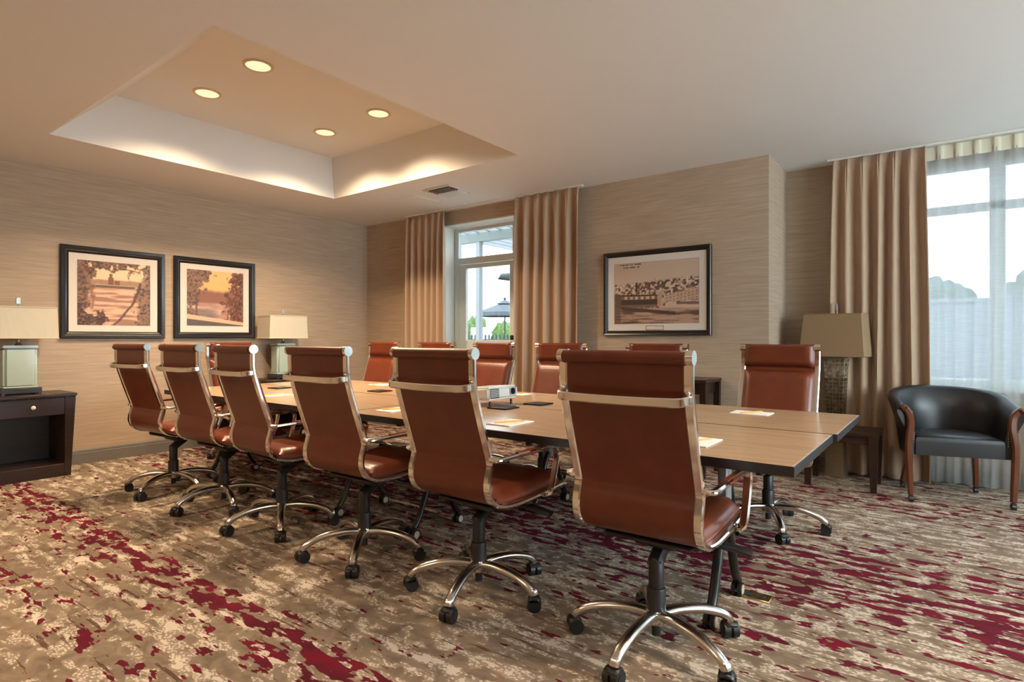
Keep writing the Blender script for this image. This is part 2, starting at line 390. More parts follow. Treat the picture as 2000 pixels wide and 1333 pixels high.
# ------------------------------------------------------------------ glazed double door with transom
bm = BM(); FY0, FY1 = DY-.02, DY+.045; XM = -4.083
def fb(b, x0, x1, z0, z1, y0=FY0, y1=FY1, bev=.004): box(b, (x0, y0, z0), (x1, y1, z1), bev)
fb(bm, DX0+.012, DX0+.075, 0, DZ-.012); fb(bm, DX1-.075, DX1-.012, 0, DZ-.012); fb(bm, DX0+.07, DX1-.07, DZ-.06, DZ-.012)
fb(bm, DX0+.07, DX1-.07, 2.105, 2.185); fb(bm, XM-.03, XM+.03, 2.18, DZ-.05); fb(bm, DX0+.07, DX1-.07, 0, .02)
door = struct('door_1', bm, M['white_frame'], 30)
for x0, x1 in ((DX0+.07, XM-.03), (XM+.03, DX1-.07)):
    b = BM(); box(b, (x0, DY+.005, 2.18), (x1, DY+.013, DZ-.055)); obj('transom_pane', b, M['glass_door'], door, 0)
for s, x0, x1 in ((1, DX0+.078, XM-.003), (-1, XM+.003, DX1-.078)):
    b = BM(); y0, y1 = DY-.012, DY+.035
    for a in ((x0, x0+.115, .025, 2.10), (x1-.075, x1, .025, 2.10), (x0+.11, x1-.07, 2.05, 2.10), (x0+.11, x1-.07, 1.03, 1.15), (x0+.11, x1-.07, .025, .22)): fb(b, *a, y0, y1)
    leaf = obj('door_leaf', b, M['white_frame'], door, 30)
    b = BM(); box(b, (x0+.11, DY+.006, 1.14), (x1-.07, DY+.014, 2.055)); obj('pane', b, M['glass_door'], leaf, 0)
    b = BM(); box(b, (x0+.11, DY, .21), (x1-.07, DY+.02, 1.04), .003); obj('kick_panel', b, M['white_frame'], leaf, 0)
    b = BM(); xh = x1-.036 if s > 0 else x0+.036
    box(b, (xh-.022, y0-.012, .99), (xh+.022, y0, 1.13), .004); box(b, (xh-.026, y0-.014, 1.155), (xh+.026, y0, 1.21), .006)
    cyl(b, (xh, y0, 1.05), (xh, y0-.05, 1.05), .01, n=10); box(b, (xh-(.11 if s > 0 else .01), y0-.06, 1.04), (xh+(.01 if s > 0 else .11), y0-.045, 1.06), .005)
    obj('handle', b, M['black_metal'], leaf)
# ------------------------------------------------------------------ big window
bm = BM(); y0, y1 = YW+.07, YW+.15
def wf(x0, x1, z0, z1): box(bm, (x0, y0, z0), (x1, y1, z1), .004)
wf(WX0, WX1, WZ0, WZ0+.06); wf(WX0, WX1, WZ1-.05, WZ1); wf(WX0, WX0+.06, WZ0, WZ1); wf(WX1-.06, WX1, WZ0, WZ1)
MU = [.265, 1.52]
for x in MU: wf(x, x+.10, WZ0+.05, WZ1-.04)
wf(WX0+.05, WX1-.05, 2.20, 2.265)
box(bm, (WX0-.05, YW-.035, WZ0-.03), (WX1+.05, YW+.07, WZ0+.005), .004)
win = struct('window_1', bm, M['white_frame'], 30)
def plain_window(name, axis, c, a0, a1, z0=.75, z1=2.6):
    bm = BM(); B = (lambda p, q, u, v: box(bm, (c, p, u), (c+.06, q, v), .004)) if axis == 'y' else (lambda p, q, u, v: box(bm, (p, c, u), (q, c+.06, v), .004))
    B(a0, a1, z0, z0+.06); B(a0, a1, z1-.06, z1); B(a0, a0+.06, z0, z1); B(a1-.06, a1, z0, z1); m_ = (a0+a1)/2; B(m_-.04, m_+.04, z0, z1); B(a0, a1, 2.2, 2.26)
    o = struct(name, bm, M['white_frame'], 30)
    for p, q in ((a0+.06, m_-.04), (m_+.04, a1-.06)):
        b = BM(); box(b, *(((c+.02, p, z0+.05), (c+.028, q, z1-.05)) if axis == 'y' else ((p, c+.02, z0+.05), (q, c+.028, z1-.05)))); obj('pane', b, M['glass'], o, 0)
plain_window('window_added', 'y', XR+.05, 1.0, 4.8)  # unseen window, added to let more daylight into the room
xs = [WX0+.06] + [v for x in MU for v in (x, x+.10)] + [WX1-.06]
for i in range(0, len(xs), 2):
    for z0, z1 in ((WZ0+.06, 2.20), (2.265, WZ1-.05)):
        b = BM(); box(b, (xs[i], YW+.10, z0), (xs[i+1], YW+.108, z1)); obj('pane', b, M['glass_tint'], win, 0)

# ================================================================== curtains
def curtain(name, label, x0, x1, y, z0, z1, nf, amp, mat, cat='curtain', flare=.0, seed=1, h2=.06, dense=14, pinch=.16, taper=0.0):
    rnd = random.Random(seed); ph = [rnd.uniform(-.5, .5) for _ in range(nf+3)]; am = [rnd.uniform(.7, 1.25) for _ in range(nf+3)]
    nu = nf*dense; nv = 26; bm = BM()
    def f(u, v):
        z = z1+(z0-z1)*v
        s = u*nf; k = int(min(s, nf-1e-6)); w = min(1., v/pinch)
        a = am[k]*(1-(s-k))+am[k+1]*(s-k)
        c = math.cos(2*math.pi*(s+ph[k]*.12*v*math.sin(math.pi*(s-k))))
        top = -abs(math.cos(math.pi*s))**14*.030+abs(math.cos(math.pi*s))**60*.022          # pinched pleat
        body = -amp*a*(c*(1-h2)+h2*math.cos(4*math.pi*s+ph[k]*6))
        yy = y+(top*(1-w*w)+body*(.12+.88*w**.7) if w < 1 else body)
        xx = x0+(x1-x0)*u+flare*(u-.5)*v+taper*v*math.sin(math.pi*2*u+seed)*.3+.006*math.sin(9*u+v*4+seed)
        return (xx, yy, z)
    grid(bm, f, nu, nv)
    o = obj(name, bm, mat, None, 80)
    md = o.modifiers.new('solid', 'SOLIDIFY'); md.thickness = .003
    return tag(o, label, cat)
curtain('drape', 'tan pleated drape on the left side of the patio door', -5.52, -4.84, 5.10, .03, 2.712, 6, .045, M['curtain'], seed=2)
curtain('drape', 'tan pleated drape between the patio door and the sepia city print', -3.77, -2.985, 5.09, .03, 2.712, 6, .05, M['curtain'], seed=5, flare=.03)
curtain('drape', 'tan floor-length drape behind the floor lamp, beside the sheer curtain', -.80, -.135, 5.70, .02, 2.712, 6, .042, M['curtain'], seed=9, flare=.05)
sh = curtain('sheer_curtain', 'white translucent sheer curtain hanging across the big window', -.17, 3.2, 5.785, .02, 2.715, 29, .036, M['sheer'], seed=4, dense=10, pinch=.2, taper=.12)
sh.modifiers.clear()
def hf(u, v):
    s = u*29; return (-.17+3.37*u, 5.772-abs(math.cos(math.pi*s))**14*.028+abs(math.cos(math.pi*s))**60*.02, 2.718-.11*v)
bm = BM(); grid(bm, hf, 29*10, 2); obj('heading_tape', bm, M['heading'], sh, 80)
def track(label, x0, x1, y):
    bm = BM(); box(bm, (x0, y-.018, H-.02), (x1, y+.018, H-.0005), .003); box(bm, (x0-.004, y-.02, H-.022), (x0, y+.02, H), .001); box(bm, (x1, y-.02, H-.022), (x1+.004, y+.02, H), .001)
    tag(obj('curtain_track', bm, M['plaster'], None), label, 'curtain track')
track('pale ceiling curtain track above the patio door', -5.54, -2.96, 5.11)
track('pale ceiling curtain track above the big window', -.84, 3.3, 5.72)

# ================================================================== ceiling fittings
def downlight(x, y, z, label, first=None):
    t = thing('downlight', label, 'downlight', (x, y, z), 0, 'recessed downlights')
    b = BM(); lathe(b, [(.108, -.001), (.108, -.006), (.098, -.010), (.088, -.008), (.086, -.001)], 32); obj('trim_ring', b, M['trim_white'], t)
    b = BM(); cyl(b, (0, 0, -.004), (0, 0, -.001), .086, n=32); obj('diffuser', b, M['lamp_glow'], t)
    L = bpy.data.lights.new('downlight_lamp', 'SPOT'); L.shadow_soft_size = .075; L.spot_size = R(140); L.spot_blend = .75; L.energy = DOWNLIGHT_W; L.color = WARM
    lo = link(bpy.data.objects.new('lamp', L), t); lo.location = (0, 0, -.012)
    return t
where = {(-4.062, 2.28): 'glowing round downlight in the ceiling tray, nearest to the camera', (-4.85, 2.284): 'glowing round downlight in the ceiling tray, leftmost of four',
         (-4.064, 3.41): 'glowing round downlight in the ceiling tray, rightmost of four', (-4.854, 3.411): 'glowing round downlight in the ceiling tray, lowest of four in the picture'}
for (x, y), lb in where.items(): downlight(x, y, TRZ, lb)
for x, y in ((-4.6, -.6), (-4.6, -2.2), (-2.0, -1.4), (1.4, -.8), (.75, 2.2)): downlight(x, y, H, 'added unseen downlight in the flat ceiling out of view, brightening the room')  # out-of-view downlights added to brighten carpet and walls
# air diffuser
vt = thing('ceiling_vent', 'square louvred air vent in the ceiling before the patio door', 'vent', (-4.225, 4.48, H))
b = BM()
for a in ((-.19, -.19, .19, -.155), (-.19, .155, .19, .19), (-.19, -.155, -.155, .155), (.155, -.155, .19, .155)): box(b, (a[0], a[1], -.012), (a[2], a[3], -.0005), .003)
obj('frame', b, M['vent'], vt)
b = BM(); box(b, (-.156, -.156, -.003), (.156, .156, -.001)); obj('backing', b, M['dark'], vt, 0)
for k in range(4):
    b = BM(); yk = -.135+k*.036; box(b, (-.150, -.014, -.001), (.150, .014, .001), 0, Matrix.Translation((0, yk, -.016)) @ Matrix.Rotation(R(38), 4, 'X')); obj('slat', b, M['vent'], vt, 0)
for k in range(7):
    b = BM(); xk = -.135+k*.045; box(b, (-.016, -.075, -.001), (.016, .075, .001), 0, Matrix.Translation((xk, .078, -.016)) @ Matrix.Rotation(R(-38), 4, 'Y')); obj('slat', b, M['vent'], vt, 0)

# ================================================================== prints painted as vertex colours on flat sheets
def vnoise(x, y, seed):
    rs = np.random.RandomState(seed); g = rs.rand(64, 64); xi = np.floor(x).astype(int); yi = np.floor(y).astype(int)
    fx = x-xi; fy = y-yi; fx = fx*fx*(3-2*fx); fy = fy*fy*(3-2*fy); G = lambda a, b: g[b % 64, a % 64]
    return (G(xi, yi)*(1-fx)+G(xi+1, yi)*fx)*(1-fy)+(G(xi, yi+1)*(1-fx)+G(xi+1, yi+1)*fx)*fy
def fbm(x, y, seed, o=4):
    v = 0; a = .5; s = 0
    for k in range(o): v = v+a*vnoise(x*2**k+k*7.3, y*2**k+k*3.1, seed+k); s += a; a *= .5
    return v/s
def ss(a, b, x): t = np.clip((x-a)/(b-a), 0, 1); return t*t*(3-2*t)
def lay(img, m, c):
    m = m[..., None]; return img*(1-m)+np.array(c)/255.*m
def river_print(u, v):
    n = lambda sx, sy, s, o=4: fbm(u*sx, v*sy, s, o)
    img = np.ones(u.shape+(3,))*np.array([226, 172, 112])/255.
    img = lay(img, ss(.55, .8, v)*.6, (240, 200, 140))
    img = lay(img, ss(.62, .56, v), (196, 122, 84))
    st = n(3, 26, 3); img = lay(img, ss(.62, .56, v)*ss(.48, .6, st)*.75, (232, 170, 128)); img = lay(img, ss(.6, .5, v)*ss(.5, .36, st)*.6, (142, 84, 62))
    bank = ss(.64, .66, v+.04*n(9, 3, 8))*ss(.72, .69, v-.02*n(14, 3, 9)); img = lay(img, bank*.8, (156, 98, 66))
    br = ss(.585, .59, v)*ss(.635, .63, v)*ss(.12, .16, u)*ss(.80, .76, u); img = lay(img, br, (104, 74, 60)); img = lay(img, ss(.628, .632, v)*ss(.640, .636, v)*ss(.12, .16, u)*ss(.78, .74, u), (206, 158, 120))
    tw = (np.abs(u-.44) < .038)*(v > .64)*(v < .755)+(np.abs(u-.44) < .022)*(v >= .755)*(v < .82)+(np.abs(u-.525) < .034)*(v > .64)*(v < .71); img = lay(img, np.clip(tw, 0, 1)*.9, (132, 62, 42))
    fol = n(13, 13, 21, 5)
    tl = ss(.0, .10, .17-u+.40*(fol-.5)+.10*ss(.45, .95, v)); canopy = ss(.86, .91, v+.50*(fol-.5)+.10*(.5-u))
    rt = ss(0., .08, u-.80+.42*(fol-.5)+.10*ss(.5, .1, v)); bl = ss(.0, .07, .34-.62*u-v+.42*(fol-.5))
    br2 = ss(.0, .05, .16-np.abs(v-.08)*.6+(u-.5)*.25-.1+.16*(fol-.5))*0
    for m, c in ((canopy, (120, 70, 40)), (tl, (112, 66, 42)), (rt, (120, 82, 66)), (bl, (74, 36, 26))): img = lay(img, m*.92, c)
    al = np.clip(canopy+tl+rt+bl, 0, 1); hl = n(40, 40, 33, 3); img = lay(img, al*ss(.55, .75, hl)*.6, (190, 112, 66)); img = lay(img, al*ss(.45, .28, hl)*.65, (52, 24, 20))
    cx = .84-.62*(.62-v)**2-.22*(.62-v)+.05*(n(3, 14, 77)-.5); trunk = ss(.030, .008, np.abs(u-cx))*(v < .70); img = lay(img, trunk*.85, (84, 48, 40))
    cx2 = .10+.1*np.sin(v*4); img = lay(img, ss(.03, .012, np.abs(u-cx2))*(v > .25)*.7, (150, 84, 52))
    bw = ss(.012, .004, np.abs(v-(.90-.25*(u-.62)**2*3)))*(u > .55)*(u < .85); img = lay(img, bw*.8, (96, 50, 36))
    return img
def garden_print(u, v):
    n = lambda sx, sy, s, o=4: fbm(u*sx, v*sy, s, o)
    img = np.ones(u.shape+(3,))*np.array([236, 168, 72])/255.
    img = lay(img, ss(.75, .9, v)*.35, (246, 190, 100))
    img = lay(img, ss(.70, .62, v+.06*n(8, 2, 5)), (146, 78, 56))
    img = lay(img, ss(.45, .38, v+.05*n(5, 3, 2)), (176, 118, 100)); st = n(4, 22, 3); img = lay(img, ss(.44, .36, v)*ss(.5, .62, st)*.7, (214, 160, 132)); img = lay(img, ss(.34, .26, v)*ss(.6, .4, u)*.7, (104, 84, 84))
    fol = n(12, 12, 51, 5)
    l = ss(0, .09, .24-u+.5*(fol-.5)+.18*ss(.5, .95, v)-.1*ss(.55, .3, v)); r = ss(0, .09, u-.72+.55*(fol-.5)+.06*ss(.8, .5, v)); r2 = ss(0, .06, u-.60+.3*(fol-.5)-np.abs(v-.42)*.6)
    for m, c in ((r2, (126, 58, 42)), (l, (120, 80, 66)), (r, (112, 54, 38))): img = lay(img, m*.92, c)
    al = np.clip(l+r+r2, 0, 1); hl = n(38, 38, 63, 3); img = lay(img, al*ss(.54, .74, hl)*.6, (186, 100, 64)); img = lay(img, al*ss(.46, .28, hl)*.6, (66, 30, 26))
    img = lay(img, ss(.025, .01, np.abs(u-.16))*(v < .6)*.7, (92, 62, 54))
    ledge = .205-.13*u; img = lay(img, ss(ledge+.002, ledge-.004, v), (220, 158, 116)); lo2 = .125-.11*u
    img = lay(img, ss(lo2+.004, lo2-.006, v), (92, 72, 66)); blk = (u > .585)*(u < .70)*(v > .13)*(v < .25); img = lay(img, blk*.95, (194, 116, 84)); img = lay(img, ((u > .585)*(u < .70)*(np.abs(v-.225) < .006)*.7), (120, 62, 46))
    return img
def city_print(u, v):
    n = lambda sx, sy, s, o=4: fbm(u*sx, v*sy, s, o)
    img = np.ones(u.shape+(3,))*np.array([196, 160, 128])/255.; img = lay(img, ss(.5, 0, u)*ss(.6, .9, v)*.4, (180, 132, 104))
    hz = .635+.09*u; bl = n(34, 8, 5, 3); roof = hz+.05*(vnoise(u*46, u*0+2.5, 9)-.4)
    img = lay(img, ss(roof+.004, roof-.004, v), (150, 108, 80)); g = n(46, 34, 11, 3)
    m = ss(roof, roof-.01, v); img = lay(img, m*ss(.50, .60, g)*.85, (214, 180, 150)); img = lay(img, m*ss(.47, .36, g)*.85, (78, 46, 32))
    ch = (np.abs(u-.275) < .009)*(v > .50)*(v < .665); img = lay(img, ch*.95, (66, 36, 24)); ch = (np.abs(u-.50) < .005)*(v > .55)*(v < .73); img = lay(img, ch*.8, (90, 56, 40)); ch = (np.abs(u-.87) < .008)*(v > .60)*(v < .73); img = lay(img, ch*.8, (226, 196, 168))
    # long warehouse left
    wt = .475-.03*u; wbm = .27+.02*u; wh = (u < .56)*(u > .02); img = lay(img, wh*ss(wt+.01, wt, v)*ss(wbm-.02, wbm, v), (120, 80, 56))
    img = lay(img, wh*(v > .405-.02*u)*(v < .45-.02*u)*(u > .10)*((np.sin(u*95) > -.2)), (206, 152, 110)); img = lay(img, wh*(v > .31)*(v < .395-.01*u)*(u > .08), (70, 46, 34)); img = lay(img, wh*(np.abs(v-(wt-.004)) < .009), (56, 34, 24))
    tall = (u > .53)*(u < .585)*(v > .27)*(v < .52); img = lay(img, tall*.9, (190, 136, 100))
    bk = (u > .60)*(v > .33+.10*(u-.6))*(v < .46+.22*(u-.6)); img = lay(img, bk*.9, (196, 146, 112)); img = lay(img, bk*(np.sin(u*150) > .25)*(np.sin((v-.3*u)*130) > .1)*.6, (112, 70, 50))
    img = lay(img, ss(.335+.10*(u-.6), .31+.08*(u-.6), v)*(u > .62), (200, 156, 124)); img = lay(img, ((u > .75)*(np.abs(v-(.32-.04*(u-.75))) < .022))*.8, (96, 64, 48))
    fg = ss(.275, .25, v+.05*(u-.3)*(u > .3)); st = n(5, 40, 17, 4); img = lay(img, fg, (142, 92, 66)); img = lay(img, fg*ss(.5, .62, st)*.8, (196, 140, 106)); img = lay(img, fg*ss(.48, .36, st)*.8, (82, 50, 36))
    strip = ss(.03, .02, np.abs(v-(.275-.16*u)))*(u > .08)*(u < .74); img = lay(img, strip*.9, (66, 46, 36)); left = ss(.09, .07, u)*(v < .50); img = lay(img, left*.75, (92, 64, 48))
    for a, b, y, k in ((.07, .335, .975, 0), (.115, .315, .925, 1)):          # two short dark caption lines
        yy = y-.0*(u-a); img = lay(img, (np.abs(v-yy) < .0115)*(u > a)*(u < b)*(vnoise(u*150, u*0+k*3.7, 71) > .36)*.9, (86, 50, 34))
    e = np.minimum(np.minimum(u, 1-u)*1.4, np.minimum(v, 1-v)); img = lay(img, (e < .006)*.8, (96, 66, 48))
    return img
def print_mat(name, attr='paint'):
    t = NT(name); a = t.n('ShaderNodeVertexColor', _layer_name=attr); t.base(a.outputs[0]); t.pr(Roughness=.5, **{'Specular__IOR__Level': .35}); return t.m
M['print'] = print_mat('printed_sheet')
def print_sheet(name, w, h, fn, parent, nu=190, nv=150, k=1.0, mute=.38, lift=.04):
    U, V = np.meshgrid(np.linspace(0, 1, nu+1), np.linspace(0, 1, nv+1)); C = np.clip(fn(U, V), 0, 1); C = np.clip(C*(1-mute)+C.mean(-1, keepdims=True)*mute+lift, 0, 1)
    lin = np.where(C > .04045, ((C+.055)/1.055)**2.4, C/12.92)*k
    co = np.stack([(U-.5)*w, np.zeros_like(U), (V-.5)*h], -1).reshape(-1, 3)
    idx = np.arange((nu+1)*(nv+1)).reshape(nv+1, nu+1); F = np.stack([idx[:-1, :-1], idx[:-1, 1:], idx[1:, 1:], idx[1:, :-1]], -1).reshape(-1, 4)
    me = bpy.data.meshes.new(name); me.from_pydata(co.tolist(), [], F.tolist()); at = me.color_attributes.new('paint', 'FLOAT_COLOR', 'POINT')
    at.data.foreach_set('color', np.concatenate([lin.reshape(-1, 3), np.ones(((nu+1)*(nv+1), 1))], 1).ravel().astype(np.float32))
    me.materials.append(M['print']); return link(bpy.data.objects.new(name, me), parent)
def framed(label, loc, rz, w, h, fw, pw, ph, pz, fn, plate=False):
    """picture facing local -y, back on the wall at y=0"""
    t = thing('framed_picture', label, 'picture', loc, rz)
    b = BM(); prof = [(0, 0), (0, .030), (.006, .036), (fw*.45, .030), (fw*.6, .022), (fw*.72, .024), (fw*.9, .018), (fw, .012), (fw, 0)]
    cs = [(-w/2, -h/2, 1, 1), (w/2, -h/2, -1, 1), (w/2, h/2, -1, -1), (-w/2, h/2, 1, -1)]
    rg = [[b.verts.new((x+sx*d, -y, z+sz*d)) for d, y in prof] for x, z, sx, sz in cs]; m = len(prof)
    for i in range(4):
        for j in range(m-1): b.faces.new((rg[i][j], rg[i][j+1], rg[(i+1) % 4][j+1], rg[(i+1) % 4][j]))
    obj('frame', b, M['frame_black'], t, 30)
    b = BM(); box(b, (-w/2+fw-.004, -.010, -h/2+fw-.004), (w/2-fw+.004, -.001, h/2-fw+.004)); obj('mat_board', b, M['mat'], t, 0)
    p = print_sheet('print', pw, ph, fn, t); p.location = (0, -.0115, pz)
    if plate:
        b = BM(); box(b, (-.09, -.0125, -.36), (.09, -.0095, -.315)); pl = obj('title_plate', b, M['brass'], t, 0)
        b = BM(); box(b, (-.083, -.0135, -.354), (.083, -.012, -.321)); obj('plate_face', b, M['mat'], pl, 0)
    return t
framed('black-framed river landscape print, left of the two on the long wall', (XL+.002, 2.17, 1.603), R(90), .88, .865, .066, .615, .61, .0, river_print)
framed('black-framed garden landscape print, right of the two on the long wall', (XL+.002, 3.139, 1.606), R(90), .88, .865, .066, .615, .605, .005, garden_print)
framed('black-framed sepia photograph of an old city above the console table', (-2.23, YB-.002, 1.611), 0, 1.075, .82, .047, .85, .595, .0, city_print, True)

# ================================================================== office chair
def make_chair():
    t = thing('office_chair', 'x', 'chair')
    P = [(-.300, 1.108), (-.294, .985), (-.252, .84), (-.195, .672), (-.192, .635), (-.206, .585), (-.205, .535), (-.178, .490), (-.125, .462), (-.03, .450), (.10, .452), (.24, .462), (.345, .470), (.372, .462)]
    path = catmull([(0, y, z) for y, z in P], 5)
    for s in (-1, 1):
        b = BM(); sweep(b, [p+Vector((s*.228, 0, 0)) for p in path], rect_sec(.033, .020, .005))
        o = obj('side_frame', b, M['chrome'], t, 35)
        b = BM(); cyl(b, (s*.208, -.300, 1.112), (s*.246, -.300, 1.112), .0245, n=20); obj('end_cap', b, M['chrome'], o)
        b = BM(); ball(b, (s*.228, -.306, 1.0), .009); ball(b, (s*.228, -.302, .965), .008); obj('bolt', b, M['chrome'], o)
    # sling
    sl = [p for p in path if p.z > .5 or p.y < -.1][:-0 or None]
    back = [p for p in path if (p.z > .50 and p.y < 0)]
    b = BM(); pad(b, [(0, p.y, p.z) for p in path[::-1] if p.y < .36], -.214, .214, .012, 8, 8, -.004); obj('sling', b, M['leather'], t, 60)
    b = BM(); cyl(b, (-.222, -.306, 1.110), (.222, -.306, 1.110), .0235, n=20); obj('top_roll', b, M['leather'], t)
    b = BM(); cyl(b, (-.222, .365, .458), (.222, .365, .458), .018, n=16); obj('front_roll', b, M['leather'], t)
    def seg(z0, z1): return [(0, p.y, p.z) for p in path[::-1] if z0 <= p.z <= z1 and p.y < -.1]
    b = BM(); pad(b, seg(.975, 1.11)+[(0, -.299, 1.122), (0, -.298, 1.134)], -.213, .213, .036, 14, 6, .006); obj('head_pad', b, M['leather'], t, 60)
    b = BM(); pad(b, seg(.545, .968), -.215, .215, .040, 14, 6, .006); obj('back_pad', b, M['leather'], t, 60)
    b = BM(); sp = [(0, y, z) for y, z in ((.345, .473), (.32, .472), (.28, .469), (.22, .465), (.14, .460), (.05, .457), (-.04, .457), (-.10, .462), (-.135, .470))]
    pad(b, sp, -.215, .215, .058, 14, 4, .004); obj('seat_cushion', b, M['leather'], t, 60)
    b = BM(); cb = catmull([(-.236, -.300, .980), (-.228, -.334, .976), (-.185, -.352, .972), (0, -.357, .970), (.185, -.352, .972), (.228, -.334, .976), (.236, -.300, .980)], 5)
    sweep(b, cb, rect_sec(.030, .012, .004), (0, 0, 1)); obj('back_bar', b, M['chrome'], t, 35)
    for s in (-1, 1):
        ap = catmull([(s*.236, -.198, .668), (s*.262, -.190, .668), (s*.272, -.16, .669), (s*.274, .0, .673), (s*.274, .165, .677), (s*.274, .222, .668), (s*.274, .240, .636), (s*.272, .222, .55), (s*.268, .196, .470), (s*.250, .188, .452), (s*.234, .188, .454)], 5)
        b = BM(); sweep(b, ap, rect_sec(.033, .017, .006), (1, 0, .2)); a = obj('armrest', b, M['chrome'], t, 35)
        b = BM(); box(b, (s*.274-.018, -.075, .664), (s*.274+.018, .150, .688), .009, seg=2); obj('arm_pad', b, M['leather'], a)
    # mechanism
    b = BM(); box(b, (-.085, -.03, .385), (.085, .235, .438), .012); box(b, (-.17, -.10, .424), (.17, .22, .441), .006);  box(b, (-.222, -.075, .428), (.222, -.045, .442), .004); box(b, (-.222, .165, .428), (.222, .195, .442), .004)
    sweep(b, [(0, -.012, .322), (0, .03, .352), (0, .10, .395), (0, .16, .42)], rect_sec(.052, .046, .008)); cyl(b, (0, .19, .36), (0, .19, .40), .026, n=14); obj('tilt_mechanism', b, M['black_plastic'], t)
    b = BM(); cyl(b, (.08, .10, .410), (.215, .115, .398), .007, n=8); sweep(b, [(.20, .113, .400), (.25, .120, .396), (.315, .130, .384)], rect_sec(.020, .050, .007), (0, 0, 1)); obj('lever', b, M['black_plastic'], t)
    b = BM(); lathe(b, [(.0, .05), (.017, .05), (.017, .105), (.036, .106), (.036, .225), (.034, .230), (.029, .232), (.029, .338), (.024, .345), (0, .345)], 20); obj('column', b, M['black_plastic'], t)
    base = thing('base', 'x', 'x'); 
    for k in ('label', 'category'): del base[k]
    base.parent = t
    b = BM(); lathe(b, [(.034, .095), (.040, .105), (.040, .142), (.034, .150)], 20); obj('hub', b, M['alu'], base)
    lb = BM(); lp = catmull([(.030, 0, .130), (.10, 0, .136), (.19, 0, .128), (.265, 0, .106), (.305, 0, .082), (.315, 0, .064)], 4)
    sweep(lb, lp, rect_sec(.050, .034, .012), (0, 1, 0), lambda q: (1-.25*q, 1-.05*q)); leg0 = obj('leg', lb, M['alu'], base, 50)
    cb_ = BM()
    for s in (-1, 1): cyl(cb_, (s*.005, 0, .030), (s*.029, 0, .030), .0298, n=20)
    for s in (-1, 1): cyl(cb_, (s*.029, 0, .030), (s*.0305, 0, .030), .018, n=14)
    box(cb_, (-.029, -.024, .034), (.029, .028, .063), .009); cyl(cb_, (0, 0, .05), (0, 0, .07), .009, n=10)
    c0 = obj('caster', cb_, M['black_plastic'], base)
    rnd = random.Random(3)
    for k in range(5):
        l = leg0 if k == 0 else link(leg0.copy(), base); c = c0 if k == 0 else link(c0.copy(), base)
        a = 2*math.pi*k/5; l.rotation_euler = (0, 0, a); c.location = (.318*math.cos(a), .318*math.sin(a), 0); c.rotation_euler = (0, 0, rnd.uniform(0, 6.28))
    return t
chair = make_chair()
spots = [  # x, y, facing (deg, 0 = towards the back wall), base angle, label
    (-.885, 2.085, 1, -93, 'brown leather office chair nearest the camera, seen from behind at the right end', 'near'),
    (-1.742, 2.055, -1, -73, 'brown leather office chair, second of the near row counted from the camera', 'near'),
    (-2.535, 2.03, 1, -49, 'brown leather office chair, third of the near row counted from the camera', 'near'),
    (-3.335, 2.03, -3, -33, 'brown leather office chair, fourth of the near row counted from the camera', 'near'),
    (-4.065, 2.03, 3, -16, 'brown leather office chair, second from the left end of the near row', 'near'),
    (-4.79, 2.0, 4, -63, 'brown leather office chair at the left end of the near row', 'near'),
    (-.895, 3.84, 180, 9, 'brown leather office chair facing the camera at the right end of the far row', 'far'),
    (-1.765, 3.86, 180, 40, 'brown leather office chair on the far side below the sepia city print', 'far'),
    (-2.565, 3.80, 182, 20, 'brown leather office chair on the far side before the drape right of the door', 'far'),
    (-3.37, 3.90, 180, 60, 'brown leather office chair on the far side before the patio door glass', 'far'),
    (-4.06, 3.84, 180, 5, 'brown leather office chair on the far side before the drape left of the door', 'far'),
    (-4.73, 3.76, 181, 30, 'brown leather office chair at the left end of the far row, before the room corner', 'far'),
    (-5.50, 2.96, -90, 10, 'brown leather office chair at the left head of the table, mostly hidden', 'head')]
for i, (x, y, a, ba, lb, row) in enumerate(spots):
    c = chair if i == 0 else copy_tree(chair)
    c.location = (x, y, 0); c.rotation_euler = (0, 0, R(a)); tag(c, lb, 'chair', 'brown leather office chairs around the table')
    for ch in c.children:
        if ch.name.split('.')[0] == 'base': ch.rotation_euler = (0, 0, R(ba-a))

